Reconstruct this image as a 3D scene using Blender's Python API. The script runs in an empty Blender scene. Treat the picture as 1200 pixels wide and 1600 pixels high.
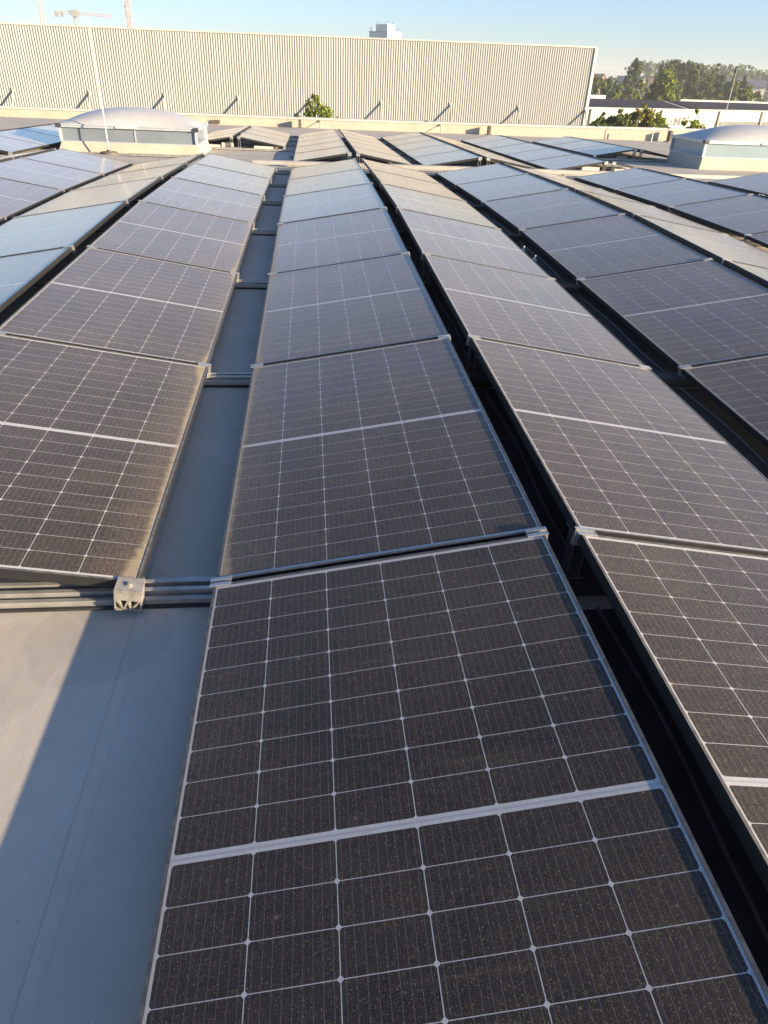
import bpy, bmesh, math, random
from mathutils import Matrix, Vector

S = bpy.context.scene
COL = S.collection

# ------------------------------------------------------------------ camera
CAM_POS = Vector((0.3177, -1.7175, 1.3500))
cam_data = bpy.data.cameras.new("camera")
cam = bpy.data.objects.new("camera", cam_data)
COL.objects.link(cam)
RT = Vector((0.99506597, -0.09151099, 0.03833337))
UP = Vector((0.01696998, 0.53765247, 0.84299575))
FW = Vector((0.09775341, 0.83818587, -0.53655262))
M = Matrix((RT, UP, -FW)).transposed().to_4x4()
M.translation = CAM_POS
cam.matrix_world = M
FPX = 1071.545
cam_data.sensor_fit = 'VERTICAL'
cam_data.sensor_height = 36.0
cam_data.lens = FPX / 1600 * 36.0
cam_data.clip_start = 0.05
cam_data.clip_end = 6000
S.camera = cam

# ------------------------------------------------------------------ light
SUN_EL = math.radians(11.35)
SUN_AZ = math.radians(120.0)          # clockwise from +Y
world = bpy.data.worlds.new("World")
S.world = world
world.use_nodes = True
wn = world.node_tree
sky = wn.nodes.new("ShaderNodeTexSky")
sky.sky_type = 'NISHITA'
sky.sun_disc = False
sky.sun_elevation = SUN_EL
sky.sun_rotation = SUN_AZ
sky.altitude = 50
sky.air_density = 0.85
sky.dust_density = 0.8
sky.ozone_density = 4.2
hs = wn.nodes.new("ShaderNodeHueSaturation")          # hazy summer air: paler than the clean sky model
hs.inputs["Saturation"].default_value = 0.95
hs.inputs["Hue"].default_value = 0.501
wn.links.new(sky.outputs[0], hs.inputs["Color"])
wn.links.new(hs.outputs[0], wn.nodes["Background"].inputs[0])
wn.nodes["Background"].inputs[1].default_value = 0.085

sun_data = bpy.data.lights.new("sun", 'SUN')
sun_data.energy = 5.0
sun_data.angle = math.radians(0.5)
sun_data.color = (1.0, 0.79, 0.53)
sun = bpy.data.objects.new("sun", sun_data)
COL.objects.link(sun)
sdir = Vector((math.sin(SUN_AZ) * math.cos(SUN_EL), math.cos(SUN_AZ) * math.cos(SUN_EL), math.sin(SUN_EL)))
sun.rotation_euler = sdir.to_track_quat('Z', 'Y').to_euler()

S.view_settings.view_transform = 'Standard'
S.view_settings.look = 'None'
S.view_settings.exposure = 1.65
S.view_settings.gamma = 1.0
S.view_settings.use_curve_mapping = False

# ------------------------------------------------------------------ helpers
def tag(o, label=None, cat=None, group=None, kind=None):
    if label: o["label"] = label
    if cat: o["category"] = cat
    if group: o["group"] = group
    if kind: o["kind"] = kind
    return o

def empty(name, loc=(0, 0, 0), rz=0.0):
    o = bpy.data.objects.new(name, None)
    COL.objects.link(o)
    o.location = loc
    o.rotation_euler = (0, 0, rz)
    o.empty_display_size = 0.1
    return o

def link_mesh(name, me, parent=None):
    o = bpy.data.objects.new(name, me)
    COL.objects.link(o)
    if parent: o.parent = parent
    return o

class MB:
    """collects shapes; build() links them as one mesh object"""
    def __init__(self): self.bm = bmesh.new(); self.mi = 0
    def _f(self, vs):
        f = self.bm.faces.new(vs); f.material_index = self.mi; return f
    def hexa(self, b, t):
        vb = [self.bm.verts.new(v) for v in b]; vt = [self.bm.verts.new(v) for v in t]
        n = len(b)
        self._f(vb[::-1]); self._f(vt)
        for i in range(n):
            j = (i + 1) % n
            self._f([vb[i], vb[j], vt[j], vt[i]])
        return self
    def box(self, x0, x1, y0, y1, z0, z1):
        return self.hexa([(x0, y0, z0), (x1, y0, z0), (x1, y1, z0), (x0, y1, z0)],
                         [(x0, y0, z1), (x1, y0, z1), (x1, y1, z1), (x0, y1, z1)])
    def bar(self, a, b, r, n=8, r2=None):
        a = Vector(a); b = Vector(b); d = (b - a).normalized()
        u = d.orthogonal().normalized(); w = d.cross(u)
        r2 = r if r2 is None else r2
        p = lambda c, rr: [tuple(c + (u * math.cos(2 * math.pi * i / n) + w * math.sin(2 * math.pi * i / n)) * rr) for i in range(n)]
        return self.hexa(p(a, r), p(b, r2))
    def prism(self, prof, axis, a0, a1):
        """profile of (p,q) extruded along x: points (x,p,q)"""
        mk = (lambda t, p, q: (t, p, q)) if axis == 'x' else ((lambda t, p, q: (p, t, q)) if axis == 'y' else (lambda t, p, q: (p, q, t)))
        return self.hexa([mk(a0, p, q) for p, q in prof], [mk(a1, p, q) for p, q in prof])
    def quad(self, *v):
        self._f([self.bm.verts.new(x) for x in v]); return self
    def mesh(self, name, *mats, smooth=False, bevel=0):
        bmesh.ops.recalc_face_normals(self.bm, faces=self.bm.faces)
        if bevel:
            bmesh.ops.bevel(self.bm, geom=list(self.bm.edges), offset=bevel, segments=2, affect='EDGES', clamp_overlap=True)
        me = bpy.data.meshes.new(name)
        self.bm.to_mesh(me); self.bm.free()
        for m in mats: me.materials.append(m)
        if smooth:
            for p in me.polygons: p.use_smooth = True
        return me
    def build(self, name, mat, parent=None, **k):
        mats = mat if isinstance(mat, (list, tuple)) else [mat]
        return link_mesh(name, self.mesh(name, *mats, **k), parent)

class NB:
    """small node-graph builder"""
    def __init__(self, name):
        self.m = bpy.data.materials.new(name); self.m.use_nodes = True
        self.t = self.m.node_tree; self.n = self.t.nodes
        self.b = self.n["Principled BSDF"]
    def set(self, sock, v):
        if isinstance(v, bpy.types.NodeSocket): self.t.links.new(v, sock)
        else: sock.default_value = v
    def p(self, name, v):
        if not isinstance(v, bpy.types.NodeSocket) and isinstance(v, tuple) and len(v) == 3 : v = (*v, 1)
        self.set(self.b.inputs[name], v); return self
    def math(self, op, a, b=None, c=None, clamp=False):
        nd = self.n.new("ShaderNodeMath"); nd.operation = op; nd.use_clamp = clamp
        self.set(nd.inputs[0], a)
        if b is not None: self.set(nd.inputs[1], b)
        if c is not None: self.set(nd.inputs[2], c)
        return nd.outputs[0]
    def obj(self):
        return self.n.new("ShaderNodeTexCoord").outputs["Object"]
    def gen_pos(self):
        return self.n.new("ShaderNodeNewGeometry").outputs["Position"]
    def sep(self, v):
        nd = self.n.new("ShaderNodeSeparateXYZ"); self.set(nd.inputs[0], v); return nd.outputs
    def comb(self, x, y, z):
        nd = self.n.new("ShaderNodeCombineXYZ")
        for i, v in enumerate((x, y, z)): self.set(nd.inputs[i], v)
        return nd.outputs[0]
    def vmath(self, op, a, b):
        nd = self.n.new("ShaderNodeVectorMath"); nd.operation = op
        self.set(nd.inputs[0], a); self.set(nd.inputs[1], b); return nd.outputs[0]
    def noise(self, vec, scale, detail=3, rough=0.55, dist=0.0):
        nd = self.n.new("ShaderNodeTexNoise")
        self.set(nd.inputs["Vector"], vec); nd.inputs["Scale"].default_value = scale
        nd.inputs["Detail"].default_value = detail; nd.inputs["Roughness"].default_value = rough
        nd.inputs["Distortion"].default_value = dist
        return nd.outputs[0]
    def white(self, vec):
        nd = self.n.new("ShaderNodeTexWhiteNoise"); self.set(nd.inputs["Vector"], vec); return nd.outputs[0]
    def voro(self, vec, scale):
        nd = self.n.new("ShaderNodeTexVoronoi"); self.set(nd.inputs["Vector"], vec); nd.inputs["Scale"].default_value = scale
        return nd.outputs
    def ramp(self, f, a, b, lo=0.0, hi=1.0, smooth=True):
        nd = self.n.new("ShaderNodeMapRange"); nd.interpolation_type = 'SMOOTHSTEP' if smooth else 'LINEAR'
        for i, v in enumerate((f, a, b, lo, hi)): self.set(nd.inputs[i], v)
        return nd.outputs[0]
    def mix(self, f, a, b):
        nd = self.n.new("ShaderNodeMix"); nd.data_type = 'RGBA'
        self.set(nd.inputs[0], f)
        for s, v in ((nd.inputs[6], a), (nd.inputs[7], b)):
            self.set(s, (*v, 1) if isinstance(v, tuple) and len(v) == 3 else v)
        return nd.outputs[2]
    def bump(self, h, strength=0.3, dist=0.01):
        nd = self.n.new("ShaderNodeBump"); nd.inputs["Strength"].default_value = strength
        nd.inputs["Distance"].default_value = dist; self.set(nd.inputs["Height"], h)
        self.set(self.b.inputs["Normal"], nd.outputs[0]); return self
    def rand(self):
        return self.n.new("ShaderNodeObjectInfo").outputs["Random"]

def simple(name, col, rough=0.6, metal=0.0, var=0.15, scale=3.0, bump=0.0, stain=None, spec=0.5):
    b = NB(name); v = b.obj()
    n1 = b.noise(v, scale, 5, 0.6)
    dark = tuple(c * (1 - var) for c in col); light = tuple(min(1, c * (1 + var)) for c in col)
    c = b.mix(b.ramp(n1, 0.3, 0.7), dark, light)
    if stain:
        c = b.mix(b.ramp(b.noise(v, scale * 0.37, 6, 0.7), 0.55, 0.8, 0, 0.6), c, stain)
    b.p("Base Color", c).p("Roughness", rough).p("Metallic", metal).p("Specular IOR Level", spec)
    if bump: b.bump(b.noise(v, scale * 12, 4), bump, 0.01)
    return b.m

# ------------------------------------------------------------------ materials
CW, CL, TH = 1.038, 1.755, math.radians(9.46)
PITCH = 1.775

def laminate_material():
    b = NB("dusty_cell_glass")
    o = b.obj(); xyz = b.sep(o)
    info = b.n.new("ShaderNodeObjectInfo")
    rnd = info.outputs["Random"]
    csep = b.n.new("ShaderNodeSeparateColor"); b.set(csep.inputs[0], info.outputs["Color"])
    dirt_amt = csep.outputs[0]
    v, u = xyz[0], xyz[1]                       # v across the slope from the low edge, u along the row
    off = b.comb(b.math('MULTIPLY', rnd, 91.0), b.math('MULTIPLY', rnd, 57.0), 0.0)
    q = b.vmath('ADD', o, off)
    # cell grid
    s = b.math('ABSOLUTE', b.math('SUBTRACT', u, CL / 2))
    t = b.math('SUBTRACT', s, 0.0105)
    tv = b.math('SUBTRACT', v, 0.0147)
    pu, pv = 0.0848, 0.1685
    mu = b.math('FLOORED_MODULO', t, pu)
    mv = b.math('FLOORED_MODULO', tv, pv)
    gap_u = b.math('GREATER_THAN', mu, pu - 0.0015)
    gap_v = b.math('GREATER_THAN', mv, pv - 0.0019)
    out_u = b.math('MAXIMUM', b.math('LESS_THAN', t, 0.0), b.math('GREATER_THAN', t, pu * 10 - 0.0019))
    out_v = b.math('MAXIMUM', b.math('LESS_THAN', tv, 0.0), b.math('GREATER_THAN', tv, pv * 6 - 0.0024))
    du = b.math('ABSOLUTE', b.math('SUBTRACT', b.math('FLOORED_MODULO', b.math('ADD', t, 0.00095 + pu / 2), pu), pu / 2))
    dv = b.math('ABSOLUTE', b.math('SUBTRACT', b.math('FLOORED_MODULO', b.math('ADD', tv, 0.0012 + pv / 2), pv), pv / 2))
    dia = b.math('LESS_THAN', b.math('ADD', du, dv), 0.0068)
    white = b.math('MAXIMUM', b.math('MAXIMUM', b.math('MAXIMUM', gap_u, gap_v), b.math('MAXIMUM', out_u, out_v)), dia)
    bus = b.math('LESS_THAN', b.math('ABSOLUTE', b.math('SUBTRACT', b.math('FLOORED_MODULO', b.math('ADD', mv, 0.0), 0.01838), 0.00919)), 0.00042)
    # ribbon along the middle bar
    ribbon = b.math('LESS_THAN', s, 0.0030)
    # cells
    cid = b.comb(b.math('FLOOR', b.math('DIVIDE', u, pu)), b.math('FLOOR', b.math('DIVIDE', tv, pv)), b.math('MULTIPLY', rnd, 37.0))
    cr = b.white(cid)
    cell = b.mix(cr, (0.0065, 0.0068, 0.011), (0.012, 0.0105, 0.013))
    col = b.mix(b.math('MULTIPLY', bus, 0.55), cell, (0.20, 0.19, 0.18))
    n_linen = b.noise(q, 75.0, 3, 0.7)
    backsheet = b.mix(b.math('MULTIPLY', n_linen, 0.55), b.mix(ribbon, (0.60, 0.62, 0.66), (0.42, 0.46, 0.55)), (0.25, 0.22, 0.18))
    col = b.mix(white, col, backsheet)
    # dust veil: fine grains, droplet marks, broad patches
    n_broad = b.noise(q, 2.3, 4, 0.6)
    n_mid = b.noise(q, 42.0, 4, 0.65)
    n_fine = b.noise(q, 520.0, 2, 0.6)
    stretch = b.vmath('MULTIPLY', q, (480.0, 55.0, 1.0))
    n_str = b.noise(stretch, 1.0, 3, 0.6)
    grain = b.ramp(n_fine, 0.50, 0.72)
    veil = b.math('MULTIPLY', b.ramp(n_broad, 0.25, 0.8, 0.022, 0.07), b.ramp(n_mid, 0.25, 0.75, 0.85, 1.12))
    veil = b.math('MULTIPLY', veil, b.ramp(n_str, 0.3, 0.7, 0.8, 1.2))
    veil = b.math('ADD', veil, b.math('MULTIPLY', grain, b.ramp(n_str, 0.35, 0.65, 0.10, 0.42)))
    vo = b.voro(q, 230.0)
    keep = b.sep(vo["Color"])[0]
    speck = b.math('MULTIPLY', b.math('LESS_THAN', vo["Distance"], b.math('MULTIPLY', keep, 0.30)), b.math('GREATER_THAN', keep, 0.58))
    veil = b.math('ADD', veil, b.math('MULTIPLY', speck, 0.36))
    vo2 = b.voro(q, 23.0)
    keep2 = b.sep(vo2["Color"])[1]
    big = b.math('MULTIPLY', b.math('LESS_THAN', vo2["Distance"], b.math('MULTIPLY', keep2, 0.10)), b.math('GREATER_THAN', keep2, 0.9))
    veil = b.math('ADD', veil, b.math('MULTIPLY', big, 0.22), clamp=True)
    run = b.noise(b.vmath('MULTIPLY', q, (1.6, 26.0, 1.0)), 1.0, 3, 0.55)
    veil = b.math('ADD', veil, b.math('MULTIPLY', b.ramp(run, 0.60, 0.78), 0.07), clamp=True)
    dustc = b.mix(n_mid, (0.31, 0.215, 0.105), (0.46, 0.345, 0.195))
    col = b.mix(veil, col, dustc)
    # silt washed down to the low edge
    wob = b.noise(b.vmath('MULTIPLY', q, (14.0, 42.0, 1.0)), 1.0, 6, 0.75)
    wob2 = b.noise(q, 1.7, 2, 0.5)
    reach = b.math('MULTIPLY', dirt_amt, b.math('ADD', b.math('MULTIPLY', wob, 0.062), b.math('MULTIPLY', wob2, 0.024)))
    endd = b.math('MINIMUM', u, b.math('SUBTRACT', CL, u))
    reach = b.math('ADD', reach, b.math('MULTIPLY', dirt_amt, b.ramp(endd, 0.0, 0.22, 0.035, 0.0)))
    silt = b.ramp(b.math('SUBTRACT', v, reach), -0.022, 0.014, 0.80, 0.0)
    halo = b.math('MULTIPLY', b.math('MULTIPLY', b.ramp(b.math('SUBTRACT', v, reach), 0.0, 0.17, 0.30, 0.0), dirt_amt), b.ramp(n_str, 0.35, 0.65))
    silt = b.math('MAXIMUM', silt, halo)
    silt = b.math('MULTIPLY', silt, b.ramp(n_fine, 0.2, 0.65, 0.72, 1.0))
    siltc = b.mix(n_mid, (0.31, 0.25, 0.165), (0.46, 0.39, 0.275))
    col = b.mix(silt, col, siltc)
    b.p("Base Color", col)
    rough = b.math('ADD', b.ramp(n_mid, 0.2, 0.8, 0.15, 0.25), b.math('MULTIPLY', veil, 0.22))
    rough = b.math('MAXIMUM', rough, b.math('MULTIPLY', silt, 0.85))
    b.p("Roughness", rough).p("IOR", 1.45)
    b.p("Sheen Weight", b.math('ADD', 0.06, b.math('MULTIPLY', veil, 0.6))).p("Sheen Roughness", 0.45).p("Sheen Tint", (0.95, 0.80, 0.60, 1))
    b.p("Coat Weight", b.math('SUBTRACT', 0.85, b.math('MULTIPLY', silt, 0.8))).p("Coat IOR", 1.5)
    b.p("Coat Roughness", b.math('ADD', 0.10, b.math('MULTIPLY', veil, 0.30)))
    h = b.math('ADD', b.math('MULTIPLY', n_fine, 0.9), b.math('MULTIPLY', speck, 0.35))
    b.bump(h, 1.0, 0.0028)
    b.p('Specular IOR Level', 0.05)
    return b.m

def frame_material():
    b = NB("dusty_anodised_frame"); o = b.obj()
    n = b.noise(o, 40.0, 4, 0.6)
    nrm = b.sep(b.n.new("ShaderNodeNewGeometry").outputs["Normal"])
    top = b.ramp(nrm[2], 0.6, 0.95)
    dust = b.math('MULTIPLY', top, b.ramp(n, 0.3, 0.7, 0.2, 0.5))
    dust = b.math('ADD', dust, b.ramp(b.noise(o, 6.0, 5, 0.7), 0.5, 0.75, 0.0, 0.12), clamp=True)
    b.p("Base Color", b.mix(dust, (0.035, 0.035, 0.036), (0.34, 0.315, 0.27)))
    b.p("Metallic", b.math('MULTIPLY', b.math('SUBTRACT', 1.0, dust), 0.45)).p("Roughness", 0.45)
    return b.m

def roof_material():
    b = NB("grey_roof_membrane"); o = b.obj(); x = b.sep(o)
    n = b.noise(o, 0.9, 6, 0.6); n2 = b.noise(o, 9.0, 5, 0.7); n3 = b.noise(o, 260.0, 2, 0.6)
    c = b.mix(b.ramp(n, 0.3, 0.7), (0.425, 0.385, 0.325), (0.51, 0.46, 0.39))
    c = b.mix(b.ramp(n2, 0.45, 0.8, 0.0, 0.30), c, (0.36, 0.32, 0.265))
    # dried puddle: a broad ring-edged patch in front of the first rail
    dx = b.math('DIVIDE', b.math('SUBTRACT', x[0], -0.33), 0.22)
    dy = b.math('DIVIDE', b.math('SUBTRACT', x[1], -0.12), 0.20)
    r = b.math('SQRT', b.math('ADD', b.math('MULTIPLY', dx, dx), b.math('MULTIPLY', dy, dy)))
    r = b.math('ADD', r, b.math('MULTIPLY', b.math('SUBTRACT', b.noise(o, 4.0, 3, 0.5), 0.5), 0.5))
    c = b.mix(b.ramp(r, 0.90, 1.0, 0.22, 0.0), c, (0.24, 0.23, 0.22))
    specks = b.voro(o, 14.0); k = b.sep(specks["Color"])[0]
    sp = b.math('MULTIPLY', b.math('LESS_THAN', specks["Distance"], 0.055), b.math('GREATER_THAN', k, 0.8))
    c = b.mix(b.math('MULTIPLY', sp, 0.7), c, (0.12, 0.11, 0.10))
    sp2 = b.math('MULTIPLY', b.math('LESS_THAN', b.voro(o, 21.0)["Distance"], 0.06), b.math('LESS_THAN', k, 0.12))
    c = b.mix(b.math('MULTIPLY', sp2, 0.6), c, (0.62, 0.60, 0.56))
    w1 = b.noise(b.vmath('MULTIPLY', o, (1.0, 0.22, 1.0)), 3.2, 5, 0.65, 0.6)
    c = b.mix(b.ramp(w1, 0.55, 0.72, 0.0, 0.26), c, (0.29, 0.265, 0.235))
    ringn = b.math('ABSOLUTE', b.math('SUBTRACT', b.noise(o, 1.6, 2, 0.4), 0.52))
    c = b.mix(b.ramp(ringn, 0.0, 0.012, 0.22, 0.0), c, (0.56, 0.53, 0.48))
    c = b.mix(b.ramp(b.noise(o, 60.0, 3, 0.7), 0.62, 0.75, 0.0, 0.35), c, (0.24, 0.22, 0.195))
    b.p("Base Color", c).p("Roughness", b.ramp(n2, 0.3, 0.7, 0.66, 0.82)).p("Specular IOR Level", 0.2)
    b.bump(b.math('ADD', b.math('ADD', b.math('MULTIPLY', n3, 0.25), n2), b.math('MULTIPLY', b.noise(b.vmath('MULTIPLY', o, (2.2, 0.8, 1.0)), 1.6, 3, 0.5), 3.0)), 0.3, 0.004)
    return b.m

M_LAM = laminate_material()
M_FRAME = frame_material()
M_ALU = simple("mill_aluminium", (0.55, 0.54, 0.52), 0.38, 0.75, 0.12, 30)
M_RAIL = simple("weathered_aluminium_rail", (0.42, 0.41, 0.39), 0.45, 0.55, 0.15, 12, stain=(0.25, 0.22, 0.18))
M_STEEL = simple("bolt_steel", (0.35, 0.34, 0.33), 0.35, 0.9, 0.1, 60)
M_RUBBER = simple("black_rubber_and_gap_shade", (0.022, 0.022, 0.023), 0.9, 0, 0.3, 20, 0.3)
M_ROOF = roof_material()
M_CREAM = simple("cream_coated_upstand", (0.42, 0.375, 0.30), 0.75, 0, 0.07, 2.2, 0.08, (0.35, 0.30, 0.235))
M_COPING = simple("white_metal_coping", (0.50, 0.48, 0.43), 0.5, 0.1, 0.06, 3, stain=(0.52, 0.48, 0.42))
M_CONC = simple("cream_concrete_block", (0.58, 0.53, 0.43), 0.9, 0, 0.12, 9, 0.3)
M_DOME = simple("opal_acrylic_dome", (0.46, 0.46, 0.455), 0.35, 0, 0.06, 1.5)
M_GLAZE = simple("grey_blue_glazing", (0.17, 0.205, 0.235), 0.18, 0, 0.10, 1.2)
M_GLAZE2 = simple("pale_milky_glazing", (0.24, 0.315, 0.345), 0.2, 0, 0.07, 1.2)
M_RIM = simple("pale_blue_rim_metal", (0.46, 0.50, 0.53), 0.4, 0.3, 0.08, 4)
M_DARK = simple("dark_plastic", (0.045, 0.047, 0.055), 0.5, 0, 0.2, 10)
M_WHITEMETAL = simple("white_painted_metal", (0.58, 0.565, 0.53), 0.45, 0.1, 0.06, 5)
M_GREYBOX = simple("grey_zinc_box", (0.20, 0.21, 0.22), 0.5, 0.2, 0.1, 6)
M_BROWN = simple("brown_downpipe", (0.10, 0.085, 0.065), 0.6, 0.1, 0.15, 6)

def wall_material():
    b = NB("cream_profiled_sheet"); o = b.obj()
    n = b.noise(b.vmath('MULTIPLY', o, (1.2, 1.0, 0.12)), 1.0, 5, 0.65)
    n2 = b.noise(o, 0.11, 3, 0.5)
    c = b.mix(b.ramp(n, 0.3, 0.75), (0.345, 0.345, 0.325), (0.395, 0.395, 0.375))
    c = b.mix(b.ramp(n2, 0.45, 0.7, 0.0, 0.5), c, (0.35, 0.362, 0.352))
    b.p("Base Color", c).p("Roughness", 0.42).p("Specular IOR Level", 0.4)
    return b.m
M_WALL = wall_material()

# ------------------------------------------------------------------ roof profile
ZJ = [0.0, 0.038, 0.0805, 0.1203, 0.1138, 0.0782, 0.0365]
Y2 = 11.943
YS = [-8.0] + [PITCH * i for i in range(7)] + [Y2, Y2 + 5 * PITCH, 27.0]
ZS = [-8.0 * 0.0214] + ZJ + [0.0048, -0.1599, -0.1599 - 0.0186 * (27.0 - Y2 - 5 * PITCH)]
def prof(y):
    for i in range(len(YS) - 1):
        if y <= YS[i + 1]:
            return ZS[i] + (ZS[i + 1] - ZS[i]) * (y - YS[i]) / (YS[i + 1] - YS[i])
    return ZS[-1] + (y - YS[-1]) * -0.0186
H0 = 0.095
def roof_z(y): return prof(y) - H0
WH = CW * math.cos(TH)
HH = CW * math.sin(TH)

# ------------------------------------------------------------------ setting
GZ = -10.0
mb = MB()
mb.quad((-1500, -400, GZ), (1500, -400, GZ), (1500, 1700, GZ), (-1500, 1700, GZ))
gm = NB("meadow_and_yards"); go = gm.obj()
gm.p("Base Color", gm.mix(gm.ramp(gm.noise(go, 0.012, 6, 0.6), 0.42, 0.58), (0.055, 0.075, 0.03), (0.16, 0.15, 0.12))).p("Roughness", 0.95)
tag(mb.build("ground", gm.m), kind='structure')

XL, XR = -15.0, 26.0
mb = MB()
ys = sorted(set(YS + [y + d for y in YS[1:-1] for d in (-0.25, 0.25)]))
def roof_s(y):          # slightly eased creases
    return (prof(y - 0.2) + prof(y) * 2 + prof(y + 0.2)) / 4 - H0
cols = []
for y in ys:
    cols.append([mb.bm.verts.new((x, y, roof_s(y))) for x in (XL, XR)])
for a, c in zip(cols, cols[1:]):
    mb._f([a[0], a[1], c[1], c[0]])
tag(mb.build("roof_deck", M_ROOF), kind='structure')

# welded membrane seams: 3 mm lapped strips
mb = MB()
for x0 in (-0.245, -1.75, 2.28):
    for a, c in zip(ys, ys[1:]):
        if c < -1.6 or a > 24: continue
        za, zc = roof_s(a), roof_s(c)
        mb.hexa([(x0, a, za - 0.004), (x0 + 0.035, a, za - 0.004), (x0 + 0.035, c, zc - 0.004), (x0, c, zc - 0.004)],
                [(x0, a, za + 0.0025), (x0 + 0.035, a, za + 0.0005), (x0 + 0.035, c, zc + 0.0005), (x0, c, zc + 0.0025)])
tag(mb.build("roof_membrane_seam", M_ROOF), kind='structure')

# parapet along the far edge of the roof
par = empty("parapet_wall", (0, 27.0, 0))
tag(par, "low cream parapet along the far edge of the flat roof, below the ribbed wall", "parapet")
PX = [(-15.0, -0.075), (-8.3, -0.045), (3.0, -0.03), (10.3, 0.03), (17.6, 0.12), (26.0, 0.20)]
mb = MB(); mc = MB()
for (xa, za), (xb, zb) in zip(PX, PX[1:]):
    mb.hexa([(xa, 0, GZ), (xb, 0, GZ), (xb, 0.30, GZ), (xa, 0.30, GZ)],
            [(xa, 0, za - 0.07), (xb, 0, zb - 0.07), (xb, 0.30, zb - 0.07), (xa, 0.30, za - 0.07)])
    mc.hexa([(xa, -0.035, za - 0.068), (xb, -0.035, zb - 0.068), (xb, 0.335, zb - 0.068), (xa, 0.335, za - 0.068)],
            [(xa, -0.035, za), (xb, -0.035, zb), (xb, 0.335, zb), (xa, 0.335, za)])
mb.build("upstand", M_CREAM, par)
mc.build("coping", M_COPING, par)
mj = MB()
for x in (-5.6, 0.0, 4.1, 8.4, 12.05):
    mj.box(x, x + 0.012, -0.004, 0.0, -0.46, -0.1)
mj.build("joint_strip", simple("tan_joint_sealant", (0.42, 0.37, 0.29), 0.8), par)

def par_top(x):
    for (xa, za), (xb, zb) in zip(PX, PX[1:]):
        if x <= xb: return za + (zb - za) * (x - xa) / (xb - xa)
    return PX[-1][1]

for i, x in enumerate((-0.05, 6.88, 13.85)):
    z = par_top(x) - 0.085
    e = empty("upright_plate", (x, 26.56, roof_z(26.7)))
    tag(e, ["dark upright metal plate before the parapet below the leafy tree", "dark upright metal plate before the parapet, middle one of three",
            "dark upright metal plate before the parapet by the right skylight dome"][i], "metal plate", "upright plates before the parapet")
    h = z - roof_z(26.7)
    mb = MB(); mb.box(-0.045, 0.045, 0.0, 0.25, 0.022, h); mb.box(-0.055, 0.055, -0.008, 0.258, h + 0.0005, h + 0.014)
    mb.build("plate", M_BROWN, e)
    mb = MB(); mb.box(-0.12, 0.12, -0.05, 0.30, 0.0, 0.0215); mb.build("foot", M_GREYBOX, e)
mb = MB(); mb.box(-3.20, -2.90, 26.93, 26.998, -0.335, -0.235)
mb.box(-3.22, -2.88, 26.915, 26.93, -0.235, -0.222)
tag(mb.build("overflow_slot", M_BROWN), "dark rectangular overflow slot in the parapet right of the left skylight", "overflow")
for i, (x, z) in enumerate(((-0.1, 0), (4.6, 0), (7.4, 0), (11.1, 0), (13.9, 0))):
    z = par_top(x)
    mb = MB(); mb.box(x - 0.05, x + 0.05, 26.93, 27.05, z, z + 0.035); mb.bar((x, 26.98, z + 0.03), (x, 26.98, z + 0.06), 0.02)
    tag(mb.build("conductor_clip", M_BROWN), "small dark wire clip on the parapet coping " + ["beside the leafy tree", "under the middle of the ribbed wall", "above the middle drain box", "below the right end of the ribbed wall", "near the right skylight dome"][i], "clip", "clips on the parapet coping")
for i, x in enumerate((0.68, 5.1)):
    z = par_top(x)
    mb = MB(); mb.bar((x, 26.95, z - 0.09), (x - 0.04, 26.42, -0.43), 0.012); mb.box(x - 0.08, x, 26.36, 26.48, roof_z(26.4) - 0.002, roof_z(26.4) + 0.03)
    mb.box(x - 0.03, x + 0.03, 26.93, 26.998, z - 0.13, z - 0.08)
    tag(mb.build("conductor_rod", M_ALU), ["thin leaning conductor rod against the parapet below the leafy tree", "thin leaning conductor rod against the parapet right of the leafy tree"][i], "conductor rod", "conductor rods on the parapet")

# ------------------------------------------------------------------ ribbed hall wall across the gap
hall = empty("ribbed_hall", (0, 56.0, 0))
tag(hall, "long hall with cream vertically ribbed metal wall behind the parapet", "hall")
mb = MB()
X0, X1, RP = -26.0, 20.80, 0.168
x = X0; pts = []
while x < X1 - RP:
    pts += [(x, 0.0), (x + 0.052, 0.0), (x + 0.078, 0.032), (x + 0.142, 0.032)]
    x += RP
pts += [(X1, 0.0)]
ztop = lambda x: 3.30 + (x + 20) * 0.0083
lo = [mb.bm.verts.new((px, -0.05 + py, GZ)) for px, py in pts]
hi = [mb.bm.verts.new((px, -0.05 + py, ztop(px) - 0.06)) for px, py in pts]
for i in range(len(pts) - 1): mb._f([lo[i], lo[i + 1], hi[i + 1], hi[i]])
mb.build("ribbed_sheet", M_WALL, hall)
mb = MB()
mb.hexa([(X0, 0.02, GZ), (X1, 0.02, GZ), (X1, 60, GZ), (X0, 60, GZ)], [(X0, 0.02, ztop(X0) - .2), (X1, 0.02, ztop(X1) - .2), (X1, 60, ztop(X1) - .2), (X0, 60, ztop(X0) - .2)])
mb.build("hall_body", M_WALL, hall)
mb = MB()
mb.hexa([(X0, -0.09, ztop(X0) - 0.06), (X1 + .05, -0.09, ztop(X1) - 0.06), (X1 + .05, 0.3, ztop(X1) - 0.06), (X0, 0.3, ztop(X0) - 0.06)],
        [(X0, -0.09, ztop(X0) + 0.03), (X1 + .05, -0.09, ztop(X1) + 0.03), (X1 + .05, 0.3, ztop(X1) + 0.03), (X0, 0.3, ztop(X0) + 0.03)])
mb.build("cap_flashing", simple("pale_grey_flashing", (0.52, 0.51, 0.46), 0.45, 0.2, 0.06, 2), hall)
mb = MB(); mb.box(X1 - 0.05, X1 + 0.16, -0.11, 0.2, GZ, ztop(X1) - 0.062)
mb.build("corner_trim", M_WHITEMETAL, hall)
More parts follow.
